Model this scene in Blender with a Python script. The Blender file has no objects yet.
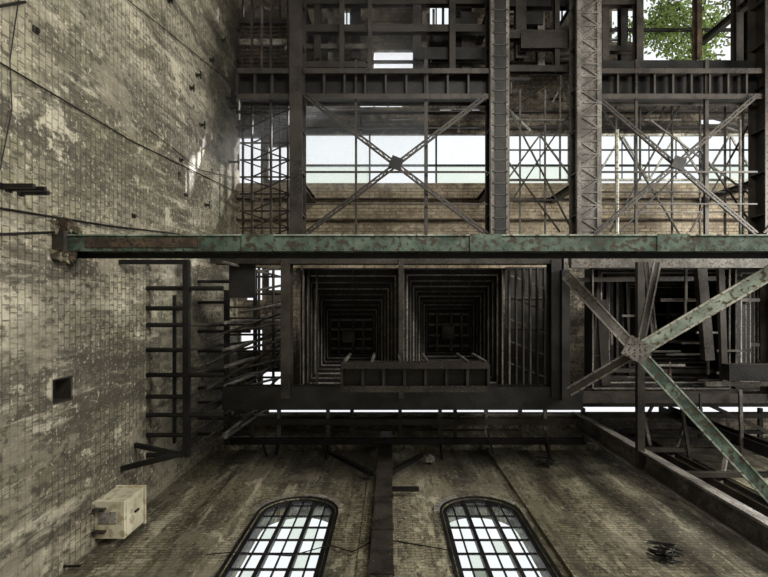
import bpy, bmesh, math, random
from mathutils import Vector
R = random.Random(7)
VX, VY, F, CZ = 390.0, 305.0, 500.0, 1.6
def S(u, v, h):            # image pixel u,v projected out to assumed height h above the eye -> metres
    return Vector(((u-VX)/F*h, (v-VY)/F*h, h+CZ))
Zv = Vector((0,0,1)); Xv = Vector((1,0,0)); Yv = Vector((0,1,0))
scene = bpy.context.scene
scene.view_settings.view_transform = 'Standard'
scene.view_settings.look = 'None'

# ------------------------------------------------------------ materials
def mat(name, c1, c2, scale=1.5, rough=0.75, metal=0.0, c3=None, bump=0.3, fine=14.0, th=(0.4,0.62), c3p=(.52,.62)):
    m = bpy.data.materials.new(name); m.use_nodes = True
    nt = m.node_tree; N = nt.nodes; L = nt.links
    b = N['Principled BSDF']; b.inputs['Roughness'].default_value = rough; b.inputs['Metallic'].default_value = metal
    tc = N.new('ShaderNodeTexCoord')
    n1 = N.new('ShaderNodeTexNoise'); n1.inputs['Scale'].default_value = scale; n1.inputs['Detail'].default_value = 8
    n1.inputs['Roughness'].default_value = 0.65
    L.new(tc.outputs['Object'], n1.inputs['Vector'])
    r = N.new('ShaderNodeValToRGB'); r.color_ramp.elements[0].position = th[0]; r.color_ramp.elements[1].position = th[1]
    r.color_ramp.elements[0].color = (*c1,1); r.color_ramp.elements[1].color = (*c2,1)
    L.new(n1.outputs['Fac'], r.inputs['Fac'])
    out = r.outputs['Color']
    n2 = N.new('ShaderNodeTexNoise'); n2.inputs['Scale'].default_value = fine; n2.inputs['Detail'].default_value = 6
    L.new(tc.outputs['Object'], n2.inputs['Vector'])
    if c3:
        r2 = N.new('ShaderNodeValToRGB'); r2.color_ramp.elements[0].position = c3p[0]; r2.color_ramp.elements[1].position = c3p[1]
        L.new(n2.outputs['Fac'], r2.inputs['Fac'])
        mx = N.new('ShaderNodeMixRGB'); L.new(r2.outputs['Color'], mx.inputs['Fac']); L.new(out, mx.inputs['Color1'])
        mx.inputs['Color2'].default_value = (*c3,1); out = mx.outputs['Color']
    L.new(out, b.inputs['Base Color'])
    bp = N.new('ShaderNodeBump'); bp.inputs['Strength'].default_value = bump; bp.inputs['Distance'].default_value = 0.03
    L.new(n2.outputs['Fac'], bp.inputs['Height']); L.new(bp.outputs['Normal'], b.inputs['Normal'])
    return m

def brick(name, axes, ca, cb, mortar, light, dark, green, bw=0.42, rh=0.2, la=.8, mort=.02, k=1.0, mv=.65, plaster=None):
    m = bpy.data.materials.new(name); m.use_nodes = True
    nt = m.node_tree; N = nt.nodes; L = nt.links
    b = N['Principled BSDF']; b.inputs['Roughness'].default_value = .72
    tc = N.new('ShaderNodeTexCoord'); sp = N.new('ShaderNodeSeparateXYZ'); cb_ = N.new('ShaderNodeCombineXYZ')
    L.new(tc.outputs['Object'], sp.inputs[0])
    L.new(sp.outputs[axes[0]], cb_.inputs[0]); L.new(sp.outputs[axes[1]], cb_.inputs[1])
    bt = N.new('ShaderNodeTexBrick'); L.new(cb_.outputs[0], bt.inputs['Vector'])
    bt.inputs['Scale'].default_value = 1; bt.inputs['Brick Width'].default_value = bw; bt.inputs['Row Height'].default_value = rh
    bt.inputs['Mortar Size'].default_value = mort; bt.inputs['Mortar Smooth'].default_value = .3
    bt.inputs['Color1'].default_value = (*ca,1); bt.inputs['Color2'].default_value = (*cb,1); bt.inputs['Mortar'].default_value = (*mortar,1)
    out = bt.outputs['Color']
    def fac(scale, lo, hi, stretch, amt, seed, det=10):
        mp = N.new('ShaderNodeMapping'); mp.inputs['Scale'].default_value = stretch; mp.inputs['Location'].default_value = (seed,seed*1.7,seed*.3)
        L.new(tc.outputs['Object'], mp.inputs['Vector'])
        n = N.new('ShaderNodeTexNoise'); n.inputs['Scale'].default_value = scale; n.inputs['Detail'].default_value = det; n.inputs['Roughness'].default_value = .68
        L.new(mp.outputs[0], n.inputs['Vector'])
        r = N.new('ShaderNodeMapRange'); r.inputs['From Min'].default_value = lo; r.inputs['From Max'].default_value = hi
        r.inputs['To Max'].default_value = amt
        L.new(n.outputs['Fac'], r.inputs['Value'])
        return r.outputs[0]
    def layer(col, scale, lo, hi, stretch=(1,1,1), amt=1.0, seed=0.0, det=10):
        nonlocal out
        mx = N.new('ShaderNodeMixRGB'); L.new(fac(scale,lo,hi,stretch,amt,seed,det), mx.inputs['Fac']); L.new(out, mx.inputs['Color1']); mx.inputs['Color2'].default_value = (*col,1)
        out = mx.outputs['Color']
    layer(light, .35, .48, .6, (1,1,.5), la, 3)
    layer(green, .3, .46, .6, (1,1,.3), .6, 11)
    layer(dark, .28, .45, .6, (1,1,.5), .75, 77)
    layer(dark, 1.3, .50, .62, (1,1,.10), .8, 31)
    layer(light, 1.8, .54, .62, (1,1,.14), .6, 41)
    layer(dark, 6.0, .53, .61, (1,1,.6), .8*k, 51)
    layer(light, 1.0, .60, .63, (1,1,.8), .7*k, 95)
    layer(light, 9.0, .57, .64, (1,1,1), .75*k, 5)
    # joints stay visible, except where render coat survives
    msk = fac(.55,.40,.58,(1,1,.7),mv,63)
    mf = N.new('ShaderNodeMath'); mf.operation='MULTIPLY'; L.new(msk, mf.inputs[1]); L.new(bt.outputs['Fac'], mf.inputs[0])
    mm = N.new('ShaderNodeMixRGB'); L.new(mf.outputs[0], mm.inputs['Fac']); L.new(out, mm.inputs['Color1']); mm.inputs['Color2'].default_value=(*mortar,1)
    out = mm.outputs[0]
    if plaster:
        layer(plaster, .42, .565, .585, (1,1,.9), .6, 140, 12)
        layer(dark, 4.0, .52, .63, (1,1,.4), .6, 151)
    L.new(out, b.inputs['Base Color'])
    bp = N.new('ShaderNodeBump'); bp.inputs['Strength'].default_value = .7; bp.inputs['Distance'].default_value = .03
    L.new(bt.outputs['Fac'], bp.inputs['Height']); bp.invert = True
    L.new(bp.outputs['Normal'], b.inputs['Normal'])
    return m

def glass(name, col, trans):
    m = bpy.data.materials.new(name); m.use_nodes = True
    nt = m.node_tree; N = nt.nodes; L = nt.links
    for n in list(N):
        if n.type != 'OUTPUT_MATERIAL': N.remove(n)
    o = [n for n in N if n.type == 'OUTPUT_MATERIAL'][0]
    t = N.new('ShaderNodeBsdfTransparent'); t.inputs[0].default_value = (*col,1)
    d = N.new('ShaderNodeBsdfTranslucent'); d.inputs[0].default_value = (*[c*.8 for c in col],1)
    mx = N.new('ShaderNodeMixShader'); L.new(d.outputs[0], mx.inputs[1]); L.new(t.outputs[0], mx.inputs[2])
    tc = N.new('ShaderNodeTexCoord'); n = N.new('ShaderNodeTexNoise'); n.inputs['Scale'].default_value = 2.5; n.inputs['Detail'].default_value = 6
    L.new(tc.outputs['Object'], n.inputs['Vector'])
    r = N.new('ShaderNodeMapRange'); r.inputs['From Min'].default_value = .35; r.inputs['From Max'].default_value = .65
    r.inputs['To Min'].default_value = max(0,trans-.12); r.inputs['To Max'].default_value = min(1,trans+.12)
    L.new(n.outputs['Fac'], r.inputs['Value']); L.new(r.outputs[0], mx.inputs[0]); L.new(mx.outputs[0], o.inputs[0])
    return m

M = {}
M['wl'] = brick('glazed_brick_weathered', (1,2), (.34,.305,.22), (.20,.18,.125), (.055,.048,.035), (.54,.50,.39), (.048,.041,.031), (.16,.16,.095), bw=.3, rh=.2, mort=.016, plaster=(.26,.235,.175))
M['wf'] = brick('brick_sooty', (0,2), (.25,.22,.145), (.15,.13,.085), (.045,.04,.028), (.45,.42,.31), (.032,.028,.02), (.13,.125,.065), bw=.4, rh=.13, la=.6, mort=.014, plaster=(.17,.152,.108))
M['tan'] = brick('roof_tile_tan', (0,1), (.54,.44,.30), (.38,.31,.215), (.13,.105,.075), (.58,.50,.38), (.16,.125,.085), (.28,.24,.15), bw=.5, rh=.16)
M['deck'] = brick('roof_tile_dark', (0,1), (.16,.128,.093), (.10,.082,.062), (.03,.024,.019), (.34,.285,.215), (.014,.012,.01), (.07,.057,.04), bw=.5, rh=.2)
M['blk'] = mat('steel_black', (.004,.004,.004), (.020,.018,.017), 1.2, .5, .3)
M['drk'] = mat('steel_dark', (.010,.0095,.0088), (.048,.043,.038), 1.0, .5, .2, c3=(.042,.026,.016))
M['gry'] = mat('steel_grey', (.05,.048,.044), (.19,.18,.165), 1.2, .55, .1, c3=(.06,.037,.024))
M['mgr'] = mat('steel_mid_grey', (.15,.147,.137), (.34,.335,.305), 1.2, .5, .1, c3=(.12,.09,.06))
M['lt'] = mat('steel_pale', (.30,.31,.27), (.55,.55,.48), 1.5, .6, .1, c3=(.16,.11,.065))
M['grn'] = mat('green_paint_steel', (.030,.052,.040), (.12,.17,.135), 1.6, .5, .1, c3=(.045,.036,.024), fine=8, c3p=(.5,.6))
M['pgn'] = mat('pale_green_steel', (.14,.185,.15), (.40,.45,.39), 1.6, .5, .1, c3=(.09,.07,.048), fine=8, c3p=(.54,.62))
M['rst'] = mat('rusty_steel', (.035,.025,.017), (.12,.08,.05), 2.0, .85, 0, c3=(.02,.015,.01))
M['crm'] = mat('cream_enamel', (.50,.47,.35), (.70,.66,.52), 1.2, .5, 0, c3=(.42,.36,.24), fine=5)
M['leaf'] = mat('leaf_green', (.10,.18,.03), (.34,.46,.14), 6, .6)
M['con'] = mat('concrete_floor', (.16,.15,.13), (.28,.265,.23), .6, .9)
M['g0'] = glass('glass_clear', (.96,.99,.98), 1.0)
M['g1'] = glass('glass_dirty', (.80,.87,.78), .78)
M['g2'] = glass('glass_grimy', (.32,.36,.29), .6)

# ------------------------------------------------------------ mesh builder
class MB:
    def __init__(s): s.v=[]; s.f=[]; s.m=[]; s.mats=[]
    def mi(s, k):
        if k not in s.mats: s.mats.append(k)
        return s.mats.index(k)
    def hexa(s, c, a, b, d, k):   # centre, half axes
        i=len(s.v)
        for sx in (-1,1):
            for sy in (-1,1):
                for sz in (-1,1): s.v.append(c+a*sx+b*sy+d*sz)
        q=[(0,1,3,2),(4,6,7,5),(0,4,5,1),(2,3,7,6),(0,2,6,4),(1,5,7,3)]
        for t in q: s.f.append([i+j for j in t]); s.m.append(s.mi(k))
    def bx(s, lo, hi, k):
        lo=Vector(lo); hi=Vector(hi); c=(lo+hi)/2; h=(hi-lo)/2
        s.hexa(c, Xv*h.x, Yv*h.y, Zv*h.z, k)
    def fr(s, p, q, up=Zv):
        d=(q-p); l=d.length; d=d/l
        if abs(d.dot(up))>.95: up = Yv if abs(d.dot(Yv))<.9 else Xv
        sd=d.cross(up).normalized(); u=sd.cross(d)
        return d,l,sd,u
    def bar(s, p, q, w, h, k='drk', up=Zv):
        d,l,sd,u=s.fr(p,q,up); s.hexa((p+q)/2, d*l/2, sd*w/2, u*h/2, k)
    def ib(s, p, q, w, h, k='drk', t=.035, up=Zv, stiff=0, riv=0):
        d,l,sd,u=s.fr(p,q,up); c=(p+q)/2
        s.hexa(c, d*l/2, sd*t/2, u*(h/2), k)
        for g in (-1,1): s.hexa(c+u*g*(h/2), d*l/2, sd*w/2, u*t/2, k)
        if stiff:
            n=max(1,int(l/stiff))
            for i in range(n+1): s.hexa(p+d*(l*i/n), d*.02, sd*w*.46, u*h*.48, k)
        if riv:
            n=int(l/riv)
            for i in range(n):
                for g in (-1,1):
                    for e in (-1,1): s.dome(p+d*(riv*(i+.5))+sd*g*w*.36+u*e*(h/2+t/2), u*e, .024, k)
    def dome(s, c, n, r, k):
        n=n.normalized(); a=n.orthogonal().normalized(); b=n.cross(a); i=len(s.v)
        for j in range(6):
            t=j*math.pi/3; s.v.append(c+a*math.cos(t)*r+b*math.sin(t)*r)
        s.v.append(c+n*r*.8)
        for j in range(6): s.f.append([i+j,i+(j+1)%6,i+6]); s.m.append(s.mi(k))
    def tube(s, p, q, r, k='drk', n=8):
        d,l,a,b=s.fr(p,q); i=len(s.v)
        for e in (p,q):
            for j in range(n):
                t=2*math.pi*j/n; s.v.append(e+a*math.cos(t)*r+b*math.sin(t)*r)
        for j in range(n): s.f.append([i+j,i+(j+1)%n,i+n+(j+1)%n,i+n+j]); s.m.append(s.mi(k))
        s.f.append([i+j for j in range(n)]); s.m.append(s.mi(k)); s.f.append([i+n+j for j in range(n)][::-1]); s.m.append(s.mi(k))
    def path(s, pts, r, k='drk', n=6):
        for a,b in zip(pts,pts[1:]): s.tube(a,b,r,k,n)
    def lat(s, p, q, w, k='drk', ch=.1, pitch=None, up=Zv, lace=.05, depth=.12, rungs=True):
        d,l,sd,u=s.fr(p,q,up); pitch=pitch or w
        for g in (-1,1): 
            o=sd*g*w/2
            s.hexa((p+q)/2+o, d*l/2, sd*ch/2, u*.02, k); s.hexa((p+q)/2+o*(1+ch/w)+u*depth/2, d*l/2, sd*.02, u*depth/2, k)
        n=max(1,round(l/pitch)); st=l/n
        for i in range(n):
            g=1 if i%2 else -1
            s.bar(p+d*st*i+sd*g*w/2, p+d*st*(i+1)-sd*g*w/2, lace, .02, k, up=u)
            if rungs: s.bar(p+d*st*i+sd*w/2, p+d*st*i-sd*w/2, lace, .02, k, up=u)
    def poly(s, pts, k):
        i=len(s.v); s.v+=pts; s.f.append(list(range(i,i+len(pts)))); s.m.append(s.mi(k))
    def cells(s, xr, yr, holes, fn):
        xs=sorted(set([xr[0],xr[1]]+[min(max(h[j],xr[0]),xr[1]) for h in holes for j in (0,2)]))
        ys=sorted(set([yr[0],yr[1]]+[min(max(h[j],yr[0]),yr[1]) for h in holes for j in (1,3)]))
        for a,b in zip(xs,xs[1:]):
            for c,e in zip(ys,ys[1:]):
                cx,cy=(a+b)/2,(c+e)/2
                if any(h[0]<cx<h[2] and h[1]<cy<h[3] for h in holes): continue
                fn(a,c,b,e)
    def make(s, name):
        me=bpy.data.meshes.new(name); me.from_pydata([tuple(v) for v in s.v],[],s.f)
        for k in s.mats: me.materials.append(M[k])
        for p,i in zip(me.polygons,s.m): p.material_index=i
        bm=bmesh.new(); bm.from_mesh(me); bmesh.ops.recalc_face_normals(bm,faces=bm.faces); bm.to_mesh(me); bm.free()
        me.update(); o=bpy.data.objects.new(name,me); scene.collection.objects.link(o); return o

# ------------------------------------------------------------ shell
WX=-7.3; WY=5.97; HC=24.0; TOP=HC+CZ
XR=24.0; YB=-19.0
b=MB(); b.bx((WX-.5,YB,-.3),(XR,WY+.6,0),'con'); b.make('floor')

def arch_solid(cx, w, z0, zs, y0, y1, k='wf'):
    b=MB(); pr=[(cx-w,z0),(cx+w,z0)]
    for i in range(0,25):
        t=math.pi*i/24; pr.append((cx+w*math.cos(t), zs+w*math.sin(t)))
    n=len(pr)
    b.v=[Vector((x,y0,z)) for x,z in pr]+[Vector((x,y1,z)) for x,z in pr]
    b.f=[list(range(n))[::-1], [n+i for i in range(n)]]+[[i,(i+1)%n,n+(i+1)%n,n+i] for i in range(n)]
    b.m=[b.mi(k)]*len(b.f); return b
def cut(obj, cutters):
    for c in cutters:
        md=obj.modifiers.new('c','BOOLEAN'); md.object=c; md.operation='DIFFERENCE'; md.solver='EXACT'
    dg=bpy.context.evaluated_depsgraph_get(); me=bpy.data.meshes.new_from_object(obj.evaluated_get(dg))
    obj.modifiers.clear(); obj.data=me
    for c in cutters: bpy.data.objects.remove(c)

# left wall
b=MB(); b.bx((WX-.5,YB,0),(WX,WY+.6,TOP+.3),'wl'); wl=b.make('wall_left')
c=MB(); c.bx((WX-.4,1.62,10.82+CZ),(WX+.3,2.18,11.5+CZ),'blk'); c1=c.make('tmp1')
c=MB(); c.bx((WX-.2,-4.6,17.2+CZ),(WX+.3,-4.3,17.5+CZ),'blk'); c2=c.make('tmp2')
cut(wl,[c1,c2])
b=MB(); b.bx((WX-.38,1.63,10.83+CZ),(WX-.36,2.17,11.49+CZ),'blk'); b.bx((WX-.38,1.63,11.46+CZ),(WX-.02,2.17,11.49+CZ),'drk'); b.bx((WX-.37,1.63,10.84+CZ),(WX-.03,1.66,11.48+CZ),'drk'); b.bx((WX-.37,2.14,10.84+CZ),(WX-.03,2.17,11.48+CZ),'drk')
b.make('vent_duct_recess')
# front wall
WC=[-2.66,2.60,9.4]; WW=1.08; ZS=14.35+CZ; Z0=7.5+CZ
b=MB(); b.bx((WX,WY,0),(XR,WY+.6,TOP+.3),'wf'); wf=b.make('wall_front')
cut(wf,[arch_solid(cx,WW,Z0,ZS,WY-.3,WY+.9).make('tmp') for cx in WC[:2]])
b=MB(); b.bx((WX,YB-.4,0),(XR,YB,TOP+.3),'wf'); b.make('wall_back')
b=MB()
for a,e in ((-5.3,-4.3),(3.95,5.0),(11.5,12.6)): b.bx((a,WY-.14,0),(e,WY+.01,20.5+CZ),'wf')
b.bx((-.75,WY-.1,0),(.8,WY+.01,21.2+CZ),'wf')
b.bx((WX+.01,WY-.2,20.6+CZ),(XR,WY+.01,21.0+CZ),'wf')
b.make('trim_1')
# windows
for wi,cx in enumerate(WC[:2]):
    b=MB(); y=WY+.1
    def az(x): return ZS+math.sqrt(max(0,(WW-.04)**2-x*x))
    P=lambda rr,yy,t: Vector((cx+rr*math.cos(t),yy,ZS+rr*math.sin(t)))
    for i in range(24):
        t0=math.pi*i/24; t1=math.pi*(i+1)/24
        b.bar(P(WW-.05,y,t0),P(WW-.05,y,t1),.14,.12,'blk',up=P(1,y,t0)-P(0,y,t0))
        b.bar(P(WW+.06,WY-.01,t0),P(WW+.06,WY-.01,t1),.05,.07,'blk',up=P(1,y,t0)-P(0,y,t0))
    n=22
    for i in range(n):   # brick voussoirs
        t0=math.pi*(i+.06)/n; t1=math.pi*(i+.94)/n
        b.bar(P(WW+.18,WY-.02,t0),P(WW+.18,WY-.02,t1),.07,.17,R.choice(['mgr','mgr','wl','wl']),up=P(1,y,t0)-P(0,y,t0))
    for g in (-1,1):
        b.bx((cx+g*(WW-.05)-.07,y-.08,Z0),(cx+g*(WW-.05)+.07,y+.08,ZS),'blk')
        b.bx((cx+g*(WW+.06)-.04,WY-.03,Z0),(cx+g*(WW+.06)+.04,WY+.01,ZS),'blk')
    for x,w,dp in ((-.36,.1,.07),(.36,.1,.07),(-.71,.04,.02),(0,.04,.02),(.71,.04,.02)):
        b.bx((cx+x-w/2,y-dp,Z0),(cx+x+w/2,y+dp,az(x)),'blk')
    zz=ZS-.72*8; rows=[Z0]
    while zz<ZS+WW:
        hw=WW if zz<=ZS else math.sqrt(max(0,WW**2-(zz-ZS)**2))
        b.bx((cx-hw,y-.02,zz-.03),(cx+hw,y+.02,zz+.03),'blk')
        rows.append(zz); zz+=.72
    rows.append(ZS+WW+.1)
    cols=[-WW+.05,-.71,-.36,0,.36,.71,WW-.05]
    for a,e in zip(cols,cols[1:]):
        for za,zb in zip(rows,rows[1:]):
            if zb<=za: continue
            top=[(e+(a-e)*j/4) for j in range(5)]
            pts=[Vector((cx+a,y,za)),Vector((cx+e,y,za))]+[Vector((cx+x,y,max(za,min(zb,az(x))))) for x in top]
            if max(p.z for p in pts)-za<.03: continue
            k=R.choices(['g0','g1','g2',None],[6,3,.5,1.0])[0]
            if k: b.poly(pts,k)
    b.bx((cx-WW-.1,WY-.1,Z0-.2),(cx+WW+.1,WY+.5,Z0),'wf')
    b.make('window_%d'%(wi+1))

# ceiling with openings
def pr(u0,v0,u1,v1,h=HC):
    a=S(u0,v0,h); c=S(u1,v1,h); return (a.x,a.y,c.x,c.y)
holes=[pr(303,134,900,183),pr(374,50,413,73),pr(430,4,449,25),pr(343,10,354,26),pr(556,8,576,24),pr(360,102,402,107),
       pr(612,8,636,42),pr(640,-6,736,62),pr(746,8,775,60),pr(268,407,880,413),pr(236,137,262,183),pr(268,146,292,180),
       pr(246,268,262,300),pr(268,270,284,290),pr(240,330,262,352),pr(262,372,285,392),pr(700,118,725,124),pr(440,108,480,113),pr(514,-8,545,10), pr(235,90,240,120), pr(315,-8,338,5)]
holes.append(pr(296,268,560,392)); holes.append(pr(585,270,768,386))
b=MB()
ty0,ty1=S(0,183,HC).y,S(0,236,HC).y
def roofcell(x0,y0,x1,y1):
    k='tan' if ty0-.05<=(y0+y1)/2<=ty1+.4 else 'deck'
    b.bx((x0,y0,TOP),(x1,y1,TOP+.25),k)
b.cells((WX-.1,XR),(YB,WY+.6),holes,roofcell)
b.make('ceiling')
b=MB()
for h in holes[-2:]:
    x0,y0,x1,y1=h; b.bx((x0-.3,y0-.3,TOP+2),(x1+.3,y1+.3,TOP+2.2),'deck')
    b.bx((x0-.3,y0-.3,TOP+.25),(x0-.02,y1+.3,TOP+2),'deck'); b.bx((x1+.02,y0-.3,TOP+.25),(x1+.3,y1+.3,TOP+2),'deck')
    b.bx((x0-.3,y0-.3,TOP+.25),(x1+.3,y0-.02,TOP+2),'deck'); b.bx((x0-.3,y1+.02,TOP+.25),(x1+.3,y1+.3,TOP+2),'deck')
b.make('hopper_penthouse')
b=MB()
for v in (30,62,112,128,199,220):
    p=S(237,v,HC-.2); b.ib(Vector((WX,p.y,p.z)),Vector((XR,p.y,p.z)),.08,.18,'drk' if v<180 else 'rst')
b.make('roof_purlins')
b=MB()
zt=TOP+.1
x0,y0,x1,y1=holes[0]; ym=S(0,165,HC).y
b.bx((x0,ym-.04,zt-.08),(x1,ym+.04,zt+.08),'blk')
x=x0
while x<x1:
    b.bx((x-.04,y0,zt-.08),(x+.04,y1,zt+.08),'blk')
    xe=min(x+3.2,x1)
    b.poly([Vector((x,y0,zt)),Vector((xe,y0,zt)),Vector((xe,ym,zt)),Vector((x,ym,zt))],'g0')
    b.poly([Vector((x,ym,zt)),Vector((xe,ym,zt)),Vector((xe,y1,zt)),Vector((x,y1,zt))],R.choice(['g1','g0','g0']))
    x+=3.2
b.make('window_3')
b=MB()
for h in holes[2:7]:
    x0,y0,x1,y1=h; b.poly([Vector((x0,y0,zt)),Vector((x1,y0,zt)),Vector((x1,y1,zt)),Vector((x0,y1,zt))],'g0')
    for i in range(1,3):
        xm=x0+(x1-x0)*i/3; b.bx((xm-.03,y0,zt-.06),(xm+.03,y1,zt+.06),'blk')
b.make('window_4')

# ------------------------------------------------------------ main roof girders (run in Y)
for u,w,k,h in ((298,.5,'drk',20),(497,.78,'drk',20),(584,.86,'gry',20),(764,.6,'drk',20)):
    b=MB(); p=S(u,-80,h); q=S(u,258,h); 
    b.ib(p,q,w,.9,k,t=.05,stiff=1.6,riv=.32)
    if u==584: b.lat(p+Vector((0,0,-.52)),q+Vector((0,0,-.52)),w*.9,'gry',ch=.16,pitch=.5,lace=.05)
    if u==497:
        for g in (-.3,.3): b.bar(p+Vector((g,0,-.5)),q+Vector((g,0,-.5)),.12,.05,'gry')
        b.bar(p+Vector((0,0,-.48)),q+Vector((0,0,-.48)),.3,.03,'blk')
        for i in range(34):
            yy=p.y+.3+i*.45
            if yy<q.y: b.bar(Vector((p.x-.3,yy,p.z-.51)),Vector((p.x+.3,yy,p.z-.51)),.05,.03,'drk')
    for yy in (-12.6,-5,-2.4): b.ib(Vector((p.x,yy,h+CZ+.45)),Vector((p.x,yy,TOP)),.25,.25,k)
    b.make('roof_girder')
for (ua,ub) in ((305,487),(595,757),(765,900),(240,292)):
    b=MB(); h=20
    for v in (75,100): 
        b.ib(S(ua,v,h),S(ub,v,h),.2,.7,'drk',riv=.4)
    p=S(ua,87,h+.2); q=S(ub,87,h+.2); 
    b.bar(p,q,1.0,.04,'blk')
    n=9 if ub-ua>60 else 3
    for i in range(n+1):
        c=p.lerp(q,i/n); b.bar(c+Vector((0,-.5,-.3)),c+Vector((0,.5,-.3)),.07,.3,'drk')
    b.make('plate_girder')
def xb(u0,u1,name,k='drk',h=19.6):
    b=MB()
    b.lat(S(u0,95,h),S(u1,234,h),.11,k,ch=.05,pitch=.4,depth=.05,lace=.04)
    b.lat(S(u1,95,h-.15),S(u0,234,h-.15),.11,k,ch=.05,pitch=.4,depth=.05,lace=.04)
    c=(S(u0,95,h)+S(u1,234,h))/2; b.hexa(c-Vector((0,0,.2)),Vector((.22,.09,0)),Vector((-.09,.22,0)),Vector((0,0,.02)),'blk')
    b.bar(S(u0,172,h),S(u1,172,h),.07,.07,k); b.bar(S(u0,204,h),S(u1,204,h),.05,.05,k)
    b.bar(S((u0+u1)/2+30,60,h+.3),S((u0+u1)/2+30,235,h+.3),.14,.14,k)
    b.bar(S((u0+u1)/2-40,60,h+.3),S((u0+u1)/2-40,235,h+.3),.09,.09,k)
    b.make(name)
xb(305,487,'cross_bracing'); xb(595,757,'cross_bracing',k='drk'); xb(765,900,'cross_bracing')
b=MB()
for (ua,ub,k) in ((507,573,'gry'),(595,757,'lt'),(765,900,'lt')):
    h=21.5
    for v in (135,180): b.bar(S(ua,v,h),S(ub,v,h),.09,.09,k)
    n=max(2,int((ub-ua)/27))
    for i in range(n):
        a=ua+(ub-ua)*i/n; c=ua+(ub-ua)*(i+1)/n
        b.bar(S(a,135 if i%2 else 180,h),S(c,180 if i%2 else 135,h),.07,.07,k)
        b.bar(S(c,135,h),S(c,180,h),.04,.04,'drk')
b.make('skylight_truss')
b=MB()
for (ua,va,ub,vb) in ((600,105,680,235),(680,105,610,232),(650,120,757,200),(757,110,690,232),(510,110,572,230),(572,110,512,200),(620,232,700,150),(700,150,757,232),(507,160,560,232)):
    b.bar(S(ua,va,20.6),S(ub,vb,20.9),.06,.06,R.choice(['drk','blk','gry']))
for (ua,ub,v) in ((507,573,120),(507,573,150),(507,573,200),(600,757,150),(600,757,212),(600,757,192),(305,490,128)):
    b.bar(S(ua,v,20.8),S(ub,v,20.8),.06,.06,R.choice(['drk','blk','gry']))
for u in (616,640,672,700,725,743,520,545,560): b.bar(S(u,90,21),S(u,R.choice([180,235,235]),21),.07,.07,R.choice(['drk','blk','gry']))
b.tube(S(617,130,20),S(617,235,20),.08,'lt'); b.tube(S(740,120,20),S(740,235,20),.05,'gry')
b.make('wind_bracing')
b=MB()
for u,h in ((243,22),(252,20.5),(262,21.5),(271,20),(280,22),(288,21)): 
    b.bar(S(u,-40,h),S(u,235,h),.08,.12,'drk' if u!=262 else 'gry')
for i in range(9):
    v=92+i*17; b.bar(S(240,v,21),S(292,v,21),.06,.07,'drk'); 
    b.bar(S(240,v,21.2),S(290,v+17,21.2),.05,.05,'blk' if i%2 else 'gry'); 
    b.bar(S(290,v,20.8),S(252,v+17,20.8),.05,.05,'drk')
b.make('lattice_ladder_frame')
b=MB()
for i in range(12):
    v=24+i*3.8; b.bar(S(240,v,22),S(291,v,22),.05,.08,'rst')
for i in range(9): b.bar(S(241+i*6,22,22.1),S(241+i*6,70,22.1),.05,.08,'rst')
b.bar(S(240,22,21.9),S(292,22,21.9),.2,.2,'drk'); b.bar(S(240,43,21.9),S(292,43,21.9),.25,.2,'mgr'); b.bar(S(240,70,21.9),S(292,70,21.9),.2,.2,'drk')
b.make('grating_platform')

b=MB()
for (u,h,w,k) in ((318,21.5,.28,'drk'),(331,22,.22,'gry'),(342,21,.18,'drk'),(356,22,.4,'blk'),(370,21,.16,'drk'),(417,21.5,.35,'drk'),(424,22,.2,'gry'),(452,21,.25,'drk'),(466,22,.45,'blk'),(520,21.5,.45,'drk'),(540,22,.3,'gry'),(556,21,.2,'drk'),(604,21.5,.3,'drk'),(622,22,.25,'blk'),(638,21,.28,'drk'),(697,21.5,.2,'rst'),(737,21.5,.3,'drk'),(748,22,.2,'blk')):
    b.ib(S(u,-60,h),S(u,R.choice([60,72,72]),h),w,.35,k)
for (ua,ub,v,h,w,k) in ((305,490,3,21.4,.25,'drk'),(305,490,30,21.2,.3,'drk'),(305,370,48,21.7,.2,'gry'),(416,490,55,21.4,.5,'blk'),(507,575,36,21,.35,'drk'),(507,575,5,21.5,.3,'blk'),(507,575,70,21,.25,'drk'),(595,640,3,21.2,.3,'drk'),(595,640,50,21.6,.22,'drk'),(595,757,66,21,.3,'blk'),(305,366,66,21,.25,'drk'),(520,600,42,20.9,.65,'drk')):
    b.ib(S(ua,v,h),S(ub,v,h),w,.3,k)
b.make('conveyor_gallery_frame')
b=MB()
for i in range(150):
    u=R.uniform(240,760); v=R.uniform(-20,128); h=R.uniform(21,23.3); l=R.uniform(10,55); k=R.choice(['drk','blk','gry','gry','mgr','rst'])
    if 600<u<738 and v<62: continue
    if 340<u<413 and 25<v<75: continue
    t=R.random(); w=R.uniform(.03,.11)
    if t<.4: b.bar(S(u,v,h),S(u+l,v,h),w,w,k)
    elif t<.75: b.bar(S(u,v,h),S(u,min(v+l*.7,132),h),w,w,k)
    else: b.bar(S(u,v,h),S(u+l*.6,min(v+R.uniform(-30,30),132),h+.2),w,w,k)
for (u,v,h) in ((465,30,22),(324,40,22.5),(530,20,22),(440,45,22.6)):
    p=S(u,v,h); b.bx(p-Vector((.5,.35,.3)),p+Vector((.5,.35,.3)),'blk')
    b.bx(p-Vector((.55,.4,-.1)),p+Vector((.55,.4,.2)),'drk')
b.make('roof_pipework')

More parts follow.
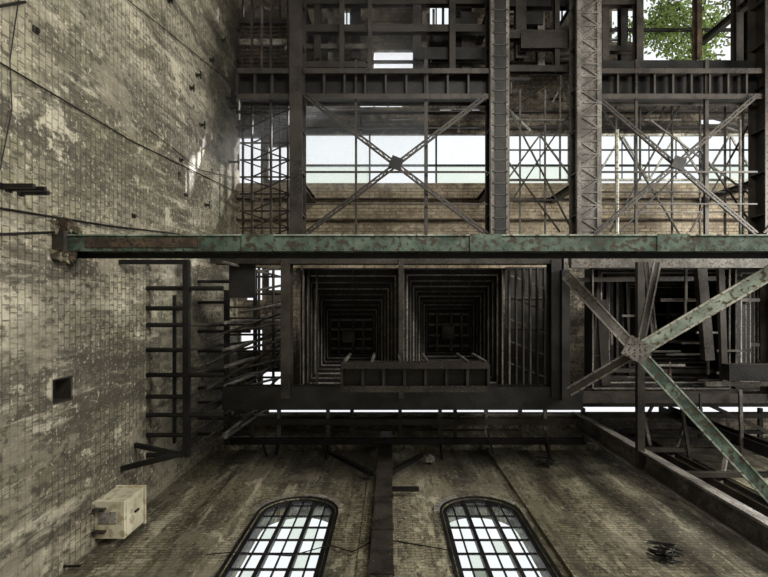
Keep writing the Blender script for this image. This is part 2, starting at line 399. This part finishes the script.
# ------------------------------------------------------------ green riveted girder
b=MB(); h=11.0
p=S(60,243,h); q=S(1100,243,h); p.x=WX+.02
b.ib(Vector((p.x,p.y,p.z+.3)),Vector((q.x,q.y,q.z+.3)),.36,.6,'grn',t=.04,riv=.22,stiff=2.2)
b.bar(Vector((p.x+.6,p.y,p.z-.03)),Vector((-4.2,p.y,p.z-.03)),.2,.03,'rst')
b.bar(Vector((p.x,p.y-.17,p.z-.03)),Vector((q.x,p.y-.17,p.z-.03)),.03,.05,'pgn')
for x in (-2.9,2.1,6.2): b.bx((x-.35,p.y-.19,p.z-.07),(x+.35,p.y+.19,p.z-.025),'grn')
b.bar(Vector((p.x,p.y+.22,p.z+.62)),Vector((q.x,p.y+.22,p.z+.62)),.12,.12,'blk')
b.make('riveted_girder')
b=MB()
for i in range(26):
    x=WX+R.uniform(0,.3); y=p.y+R.choice([-1,1])*R.uniform(.2,.42); z=p.z+R.uniform(-.2,.45); s_=R.uniform(.05,.12)
    b.hexa(Vector((x,y,z)),Vector((s_,.03,.02)),Vector((-.03,s_*.8,.02)),Vector((0,.03,s_*.6)),R.choice(['rst','wf','wl']))
b.bx((WX,p.y-.25,p.z-.2),(WX+.25,p.y+.25,p.z-.06),'drk')
b.make('beam_bearing_corbel')

# ------------------------------------------------------------ hopper support frame
b=MB(); h=16.5
b.ib(S(213,259,h),S(575,259,h),.35,.5,'drk',riv=.35)
b.ib(S(575,259,h),S(1000,259,h),.35,.5,'gry',riv=.35)
b.ib(S(225,397,h),S(580,397,h),.75,.5,'blk',stiff=1.2)
b.ib(S(580,397,h),S(1000,397,h),.3,.5,'drk')
for u,w,k in ((240,1.0,'blk'),(287,.3,'drk'),(401,.16,'drk'),(555,.4,'blk'),(562,.2,'gry'),(772,.4,'drk')):
    if u==240: b.bx(S(229,265,h),S(256,298,h+.1),'blk'); continue
    b.ib(S(u,259,h-.1),S(u,397,h-.1),w,.5,k)
b.make('hopper_support_frame')
def hopper(ou,inn,h0,h1,n=9):
    b=MB()
    A0=S(ou[0],ou[1],h0); C0=S(ou[2],ou[3],h0); A1=S(inn[0],inn[1],h1); C1=S(inn[2],inn[3],h1)
    def rc(t):
        lo=A0.lerp(A1,t); hi=C0.lerp(C1,t); return lo,hi
    for i in range(n):
        lo,hi=rc(i/n); l2,h2=rc((i+1)/n)
        # each tier is a vertical plate band with a horizontal ledge closing in to the next tier
        zt_=l2.z
        def ring(a,c,z): return [Vector((a.x,a.y,z)),Vector((c.x,a.y,z)),Vector((c.x,c.y,z)),Vector((a.x,c.y,z))]
        A=ring(lo,hi,lo.z); B=ring(lo,hi,zt_-.02); C=ring(l2,h2,zt_-.02)
        cen=(lo+hi)/2
        for j in range(4):
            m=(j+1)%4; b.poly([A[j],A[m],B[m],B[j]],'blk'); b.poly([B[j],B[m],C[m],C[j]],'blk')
            ins=[ (Vector((cen.x,cen.y,p.z))-p).normalized()*.03 for p in (A[j],A[m])]
            b.bar(A[j]+ins[0],A[m]+ins[1],.045,.06,'mgr' if i%2==1 else 'gry')  # paler rib colour stands in for light catching the tier edges
            for t in (.25,.5,.75): 
                pt=B[j].lerp(B[m],t); pc=C[j].lerp(C[m],t); b.bar(pt-Zv*.03,pc-Zv*.03,.04,.05,'drk')
    lo,hi=rc(1); b.bx((lo.x,lo.y,hi.z),(hi.x,hi.y,hi.z+.1),'blk')
    c=(lo+hi)/2; w=(hi.x-lo.x)/2; d=(hi.y-lo.y)/2
    for g in (-.9,-.35,.2,.75): b.bar(Vector((lo.x,c.y+g*d,hi.z-.3)),Vector((hi.x,c.y+g*d,hi.z-.3)),.1,.15,'mgr')
    for g in (-.6,.1,.6): b.bar(Vector((c.x+g*w,lo.y,hi.z-.45)),Vector((c.x+g*w,hi.y,hi.z-.45)),.1,.15,'gry')
    b.bx((c.x-w*.4,c.y-d*.3,hi.z-.9),(c.x+w*.2,c.y+d*.35,hi.z-.2),'gry')
    b.make('coal_hopper')
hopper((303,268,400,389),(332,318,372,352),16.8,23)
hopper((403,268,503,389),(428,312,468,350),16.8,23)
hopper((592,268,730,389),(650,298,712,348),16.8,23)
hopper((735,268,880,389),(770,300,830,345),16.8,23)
b=MB()
for i,u in enumerate((301,309,317,509,516,523,530,537,544,551)):
    h=17.1 if u<400 else 17.3+(u-509)/7*.25
    b.bar(S(u,268,h),S(u,388,h),.04 if u<400 else .06,.2,'gry' if i%3==0 else 'drk')
for i in range(5):
    v=274+i*22; b.bar(S(507,v,18.5),S(553,v+18,18.5),.05,.05,'gry')
for i in range(4): b.bar(S(598+i*9,268,17.5+i*.4),S(590+i*13,388,17.5+i*.4),.08,.25,'drk')
b.make('louvre_slats')
b=MB(); p=S(505,268,22.5); q=S(556,388,22.5); b.bx((p.x,p.y,p.z),(q.x,q.y,p.z+.05),'blk')
for i in range(5): b.bar(Vector((p.x,p.y+(q.y-p.y)*i/4,p.z-.05)),Vector((q.x,p.y+(q.y-p.y)*i/4,p.z-.05)),.08,.1,'drk')
b.make('louvre_backing_panel')
b=MB(); h=14.5
for v in (365,388): b.ib(S(342,v,h),S(488,v,h),.18,.35,'drk',riv=.3)
b.bar(S(342,376,h+.1),S(488,376,h+.1),.62,.04,'blk')
for i in range(8):
    u=342+i*146/7; b.bar(S(u,364,h),S(u,389,h),.08,.2,'drk')
for u in (344,372,400,428,468,486):
    b.bar(S(u,362,h),S(u,362,h)+Vector((0,0,2.4)),.07,.07,'gry')
b.bar(S(360,362,h+1),S(486,362,h+1),.06,.06,'gry')
b.make('inspection_platform')

# ------------------------------------------------------------ front wall catwalk
b=MB(); h=20
b.ib(S(228,421,h),S(585,421,h),.24,.3,'drk'); b.ib(S(228,441,h-.4),S(585,441,h-.4),.2,.3,'blk')
b.bar(S(585,415,h),S(1000,415,h),.2,.3,'drk'); b.bar(S(600,432,h),S(1000,432,h),.12,.2,'blk')
for u in (230,252,279,328,352,400,440,455,486,520,545,583,640,700,760):
    b.bar(S(u,408,h),S(u,442,h),.14,.14,'gry' if u in(279,328,440,486,545) else 'drk')
for u in (279,328,440,545,640): 
    q=S(u,442,h); b.bar(q,Vector((q.x,WY,q.z-.7)),.1,.1,'drk')
b.tube(S(240,415,h+.2),S(580,415,h+.2),.05,'gry'); b.tube(S(290,430,h+.2),S(520,430,h+.2),.05,'drk')
for u,v,l in ((487,428,26),(545,430,30),(455,410,14),(262,440,20),(437,412,30)):
    b.bar(S(u,v,h-.6),S(u+6,v+l,h-.8),.08,.08,'blk')
b.make('catwalk')
b=MB()
X0=-.33; 
b.ib(Vector((X0+.15,WY-.35,0)),Vector((X0+.15,WY-.35,21.6+CZ)),.5,.4,'drk',t=.04,up=Yv,riv=.3)
for z in (8,10,12,14,16,18): b.bx((X0-.12,WY-.6,z+CZ),(X0+.42,WY-.55,z+.35+CZ),'drk')
def wp(u,v,off=.35):
    y=WY-off; hh=y*F/(v-VY); return Vector(((u-VX)/F*hh,y,hh+CZ))
b.bar(wp(372,474),wp(329,452),.14,.14,'blk'); b.bar(wp(388,474),wp(422,455),.14,.14,'blk')
b.bar(wp(383,489),wp(419,489),.12,.12,'blk'); 
b.make('wall_stanchion')
# ------------------------------------------------------------ right column
b=MB()
b.ib(Vector((7.15,4.4,0)),Vector((7.15,4.4,19+CZ)),.62,.5,'gry',t=.05,up=Vector((.3,-.95,0)),riv=.3)
b.bar(Vector((7.12,4.13,0)),Vector((7.12,4.13,19+CZ)),.16,.03,'mgr',up=Yv)  # pale strip paints the highlight along the flange
b.ib(Vector((8.2,5.0,0)),Vector((8.2,5.0,18.8+CZ)),.25,.3,'drk',up=Vector((.75,-.65,0)))
b.make('steel_column')
b=MB()
b.ib(Vector((9.6,5.2,0)),Vector((9.6,5.2,21+CZ)),.3,.4,'drk',t=.04,up=Xv)
b.ib(Vector((11.5,4.4,0)),Vector((11.5,4.4,21+CZ)),.35,.4,'blk',t=.04,up=Xv)
for z in (14.5,17,19.5):
    b.bar(Vector((7.4,4.9,z+CZ)),Vector((14,5.0,z+.2+CZ)),.14,.16,'drk'); b.bar(Vector((9.6,5.2,z+CZ)),Vector((11.5,4.4,z+2.4+CZ)),.1,.1,'gry')
b.make('steel_column')
b=MB(); h=12
def ang(p,q,w,k,e): 
    b.bar(p,q,w,.03,k); d,l,sd,u=b.fr(p,q); b.hexa((p+q)/2+sd*w/2+Zv*.1,d*l/2,sd*.015,u*.1,k)
    for g in (-1,1): b.hexa((p+q)/2+sd*g*w*.45-Zv*.02,d*l/2,sd*.02,u*.02,e)
    n=int(l/.3)
    for i in range(n):
        for g in (-1,1): b.dome(p+d*(.3*(i+.5))+sd*g*w*.25-Zv*.015,Vector((0,0,-1)),.022,k)
ang(S(566,275,h+.4),S(637,352,h),.27,'gry','mgr'); ang(S(637,352,h),S(805,534,h-.6),.3,'grn','pgn')
ang(S(845,228,h-.8),S(642,348,h),.34,'pgn','lt'); ang(S(636,352,h+.1),S(568,392,h+.6),.22,'drk','gry')
ang(S(657,262,h+.6),S(640,345,h+.2),.18,'drk','gry'); ang(S(646,262,h+.9),S(655,345,h+.9),.12,'gry','gry')
c=S(637,350,h-.06); b.hexa(c,Vector((.26,.14,0)),Vector((-.12,.22,0)),Vector((0,0,.02)),'gry')
for i in range(4):
    for j in range(3): b.dome(c+Vector((-.2+.13*i,-.14+.14*j,-.02)),Vector((0,0,-1)),.025,'drk')
b.make('diagonal_brace')
b=MB()
for (ua,va,ub,vb,h,w,k) in ((570,263,1000,263,15,.3,'gry'),(570,280,760,278,17,.15,'drk'),(640,262,640,470,14,.2,'drk'),(565,270,565,400,16,.25,'blk'),(720,262,724,385,15.5,.18,'drk'),
    (600,404,800,404,17,.14,'drk'),(725,372,850,372,14,.45,'blk'),(705,384,850,384,14.2,.12,'mgr'),(690,396,850,470,17,.12,'drk'),(660,300,768,300,18,.12,'gry'),(640,340,768,345,19,.12,'drk'),(600,370,760,372,18,.14,'drk'),
    (700,268,708,360,16,.3,'drk'),(600,300,605,385,17.5,.3,'drk'),(585,440,768,440,19,.16,'drk'),(640,400,650,445,17,.1,'gry'),(680,395,690,460,17,.1,'drk'),(600,420,768,455,18,.12,'blk'),(740,390,742,460,16,.1,'gry')):
    b.bar(S(ua,va,h),S(ub,vb,h),w,w*.8,k)
for i in range(26):
    u=R.uniform(575,750); v=R.uniform(265,400); h=R.uniform(15.5,18); l=R.uniform(15,50)
    if R.random()<.5: b.bar(S(u,v,h),S(u+l,v,h),.07,.07,R.choice(['gry','drk','mgr']))
    else: b.bar(S(u,v,h),S(u,v+l*.7,h),.07,.07,R.choice(['gry','drk','rst']))
b.make('mezzanine_framework')

# ------------------------------------------------------------ left pipe rack
b=MB(); xo=-6.1
ys=[-1.29,-.5,.1,.6,1.35,2.1,2.75,3.3,3.9,4.5]
b.bar(Vector((xo,-1.35,15+CZ)),Vector((xo,4.55,15+CZ)),.18,.18,'blk'); b.bar(Vector((-6.2,-.57,19+CZ)),Vector((-6.2,5.3,19+CZ)),.18,.18,'blk'); b.bar(Vector((-6.2,-1.5,23+CZ)),Vector((-6.2,5.3,23+CZ)),.16,.16,'blk')
b.bar(Vector((-6.55,-.3,15.2+CZ)),Vector((-6.55,4.2,15.2+CZ)),.09,.09,'blk')
for i,y in enumerate(ys):
    b.tube(Vector((WX,y,15+CZ)),Vector((xo+(1.1 if i in(1,5,7) else .1),y,15+CZ)),.07,'blk')
    if i!=2: b.tube(Vector((WX,y+.4,19+CZ)),Vector((-6.1+(.8 if i%3==0 else 0),y+.4,19+CZ)),.06,'blk')
    b.tube(Vector((WX,y,22.8+CZ)),Vector((-4.8,y,22.8+CZ)),.05,'drk')
    if i>2: b.tube(Vector((xo,y,15+CZ)),Vector((-6.2,y+.3,23+CZ)),.05,'drk')
for y in (-1.29,1.35,3.9): b.tube(Vector((-5.0,y,15+CZ)),Vector((-5.0,y,23.9+CZ)),.05,'gry')
for y in (.6,2.1,2.75,4.5): b.tube(Vector((-5.6,y,17+CZ)),Vector((-5.3,y+.1,23.9+CZ)),.06,'mgr')
b.bar(Vector((WX,-1.16,13.5+CZ)),Vector((-5.45,-1.16,13.5+CZ)),.12,.12,'blk')
b.bar(Vector((WX,4.45,13.6+CZ)),Vector((-5.5,4.0,13.6+CZ)),.14,.14,'blk'); b.bar(Vector((WX,4.0,14.3+CZ)),Vector((-5.9,4.3,14.3+CZ)),.12,.12,'blk')
b.bar(Vector((xo,-1.29,15+CZ)),Vector((-5.45,-1.16,13.5+CZ)),.07,.07,'blk')
b.make('pipe_rack')
b=MB()
for i in range(7):
    y=-1.2+i*.75; b.tube(Vector((-6.0,y,20+CZ)),Vector((-4.2,y-.4,20.5+CZ)),.05,'gry'); 
for x in (-5.5,-4.9,-4.4): b.tube(Vector((x,-1.6,21+CZ)),Vector((x,4.2,21+CZ)),.06,'drk')
for i in range(5): b.tube(Vector((-5.9,4.3-i*.8,16+CZ)),Vector((-4.1,2.6-i*.6,21+CZ)),.04,'drk')
b.make('pipe_bundle')

# ------------------------------------------------------------ cream electrical cabinet
b=MB(); z0=12.35+CZ
b.bx((WX,4.85,z0),(-6.56,5.78,z0+.95),'crm'); b.bx((WX,4.8,z0+.95),(-6.5,5.82,z0+1.0),'crm')
b.bx((-6.56,4.9,z0+.06),(-6.53,5.73,z0+.89),'crm'); b.bx((WX+.1,5.1,z0-.03),(-6.75,5.4,z0),'mgr')
b.bx((-6.53,5.25,z0+.4),(-6.48,5.3,z0+.6),'blk')
for yy in (5.0,5.55): b.bx((WX,yy,z0-.12),(WX+.3,yy+.06,z0),'drk'); b.tube(Vector((WX+.15,yy+.03,z0-.3)),Vector((WX+.15,yy+.03,z0)),.03,'drk')
o=b.make('electrical_cabinet'); md=o.modifiers.new('bev','BEVEL'); md.width=.03; md.segments=2

# ------------------------------------------------------------ wall conduits, brackets, wires
def lw(u,v,off=.06):
    x=WX+off; hh=x*F/(u-VX); return Vector((x,(v-VY)/F*hh,hh+CZ))
b=MB()
for pts,r in (([(-30,45),(60,98),(130,140),(237,192)],.018),([(-20,205),(60,218),(110,226),(180,234)],.025),([(115,-10),(160,25),(237,88)],.014),([(-20,235),(60,232)],.03),
      ([(20,-10),(10,60),(12,110),(0,170)],.012),([(-10,8),(25,2)],.03),([(150,130),(200,170),(237,178)],.012)):
    b.path([lw(*p) for p in pts],r,'blk')
b.make('wall_conduit')
b=MB()
for u,v,l in ((0,186,1.6),(8,189,1.8),(20,193,1.4),(226,98,1.0),(229,162,1.2),(196,75,.5),(190,88,.4),(222,40,.4),(180,160,.3),(200,125,.5),(168,0,.4),(230,108,.9),(185,195,.2),(210,60,.4),(35,30,.2),(205,205,.5),(133,216,.2)):
    p=lw(u,v,0); b.bx((p.x,p.y-.04,p.z-.04),(p.x+l*.4,p.y+.04,p.z+.04),'blk'); b.bx((p.x,p.y-.06,p.z-.08),(p.x+.04,p.y+.06,p.z+.08),'drk')
    if .35<l<1.3: b.tube(Vector((p.x+l*.35,p.y-l*.3,p.z)),Vector((p.x+l*.35,p.y+l*.3,p.z)),.03,'blk')
p=lw(228,98,.05)
for rr in (.3,.15):
    for i in range(14):
        a=i*math.pi/7; e=a+math.pi/7
        b.tube(p+Vector((.25,math.cos(a)*rr,math.sin(a)*rr)),p+Vector((.25,math.cos(e)*rr,math.sin(e)*rr)),.05,'blk')
b.make('wall_bracket')
b=MB()
p=[(175,577),(190,556),(235,552),(290,556),(330,545),(352,552),(378,538),(420,545),(448,550)]
b.path([wp(u,v,.12) for u,v in p],.014,'blk'); b.path([wp(u,v,.12) for u,v in ((-20,566),(30,567),(80,566))],.03,'blk')
b.make('sagging_cable')
b=MB(); c=wp(545,462,.15)
for i in range(60):
    a=R.uniform(0,6.28); r=R.uniform(.05,.35); d=Vector((math.cos(a)*r*1.3,R.uniform(-.1,.1),math.sin(a)*r)); 
    q=wp(665,553,.15) if i%3 else c
    b.tube(q+d,q+Vector((-d.z,d.y,d.x))*1.1,.018,'blk',5)
b.make('tangled_wire_debris')
b=MB(); c=wp(430,459,.2); b.bx(c-Vector((.16,.1,.1)),c+Vector((.16,.1,.1)),'lt'); b.bx(c-Vector((.05,-.1,.05)),c+Vector((.05,.19,.05)),'blk'); b.dome(c-Vector((0,.1,0)),Vector((0,-1,0)),.12,'lt')
b.make('bulkhead_lamp')

# ------------------------------------------------------------ overhanging branches hanging in the broken roof opening
b=MB()
def twig(p,d,n,r):
    for i in range(n):
        q=p+d*.42+Vector((R.uniform(-.12,.12),R.uniform(-.12,.12),R.uniform(-.08,.08))); b.tube(p,q,r,'rst',5); p=q; r*=.9
        for j in range(20):
            c=p+Vector((R.gauss(0,.3),R.gauss(0,.3),R.gauss(0,.12))); t=R.uniform(0,6.28); s_=R.uniform(.07,.14)
            a=Vector((math.cos(t),math.sin(t),R.uniform(-.4,.4)))*s_; e=Vector((-math.sin(t),math.cos(t),R.uniform(-.4,.4)))*s_*.45
            b.poly([c-a,c-a*.3+e,c+a*.4+e*.8,c+a,c+a*.4-e*.8,c-a*.3-e],'leaf')
        if R.random()<.35 and n>3: twig(p,(d+Vector((R.uniform(-.8,.8),R.uniform(-.8,.8),0))).normalized(),n//2,r*.8)
for u,v,du,dv,n in ((735,-5,-1,.35,8),(733,18,-1,.25,7),(712,-12,-.6,1,8),(700,-10,-.9,.7,7),(680,8,-.9,.6,5),(664,-10,-.3,1,7),(735,38,-1,0,6),(700,30,-1,.5,5),(725,55,-1,-.1,5)):
    twig(S(u,v,24.3),Vector((du,dv,0)).normalized(),n,.04)
b.make('overhanging_tree_branch')

# dusty air in the upper bay
vm=bpy.data.materials.new('dusty_air'); vm.use_nodes=True; nt=vm.node_tree
for n in list(nt.nodes):
    if n.type!='OUTPUT_MATERIAL': nt.nodes.remove(n)
vs=nt.nodes.new('ShaderNodeVolumeScatter'); vs.inputs['Density'].default_value=.045; vs.inputs['Anisotropy'].default_value=.72
nt.links.new(vs.outputs[0],[n for n in nt.nodes if n.type=='OUTPUT_MATERIAL'][0].inputs['Volume']); M['dust']=vm
b=MB(); b.bx((-7.28,-13.5,18.5+CZ),(1.5,-5,23.95+CZ),'dust'); b.make('dust_haze')

# ------------------------------------------------------------ light
w=bpy.data.worlds.new('sky'); scene.world=w; w.use_nodes=True
bg=w.node_tree.nodes['Background']; bg.inputs[0].default_value=(.88,.90,.93,1); bg.inputs[1].default_value=1.15
def area(name,loc,tgt,sx,sy,e,col):
    l=bpy.data.lights.new(name,'AREA'); l.shape='RECTANGLE'; l.size=sx; l.size_y=sy; l.energy=e; l.color=col
    o=bpy.data.objects.new(name,l); o.location=loc; o.rotation_euler=(Vector(tgt)-Vector(loc)).to_track_quat('-Z','Y').to_euler(); scene.collection.objects.link(o)
area('fill_area_east',(21,-5,13),(-7,0,17),6,8,5100,(1,.96,.86))  # out-of-view area lamp added as fill, brightens the left wall
area('fill_area_low',(6,-12,2.5),(1,5,19),8,4,2600,(1,.96,.87))  # added fill lamp near the floor, lifts the steel and ceiling undersides
sl=bpy.data.lights.new('sun','SUN'); sl.energy=4; sl.angle=math.radians(4); sl.color=(1,.96,.9)
so=bpy.data.objects.new('sun',sl); so.rotation_euler=Vector((-.75,.42,-.5)).to_track_quat('-Z','Y').to_euler(); scene.collection.objects.link(so)
# sunbeam breaking through the broken roof panel
bd=Vector((-5.6,4.6,-4.0)).normalized(); hole=Vector((.1,-11.65,TOP+.1))
sp=bpy.data.lights.new('sunbeam','SPOT'); sp.energy=240000; sp.spot_size=math.radians(9); sp.spot_blend=.5; sp.shadow_soft_size=.3; sp.color=(.97,.98,1)
so=bpy.data.objects.new('sunbeam',sp); so.location=hole-bd*14; so.rotation_euler=bd.to_track_quat('-Z','Y').to_euler(); scene.collection.objects.link(so)

cam=bpy.data.cameras.new('camera'); co=bpy.data.objects.new('camera',cam); scene.collection.objects.link(co)
co.location=(0,0,CZ); co.rotation_euler=(math.pi,0,0)
cam.sensor_width=36; cam.lens=F/768*36; cam.shift_x=-6/768; cam.shift_y=16.5/768; cam.clip_end=200
scene.camera=co
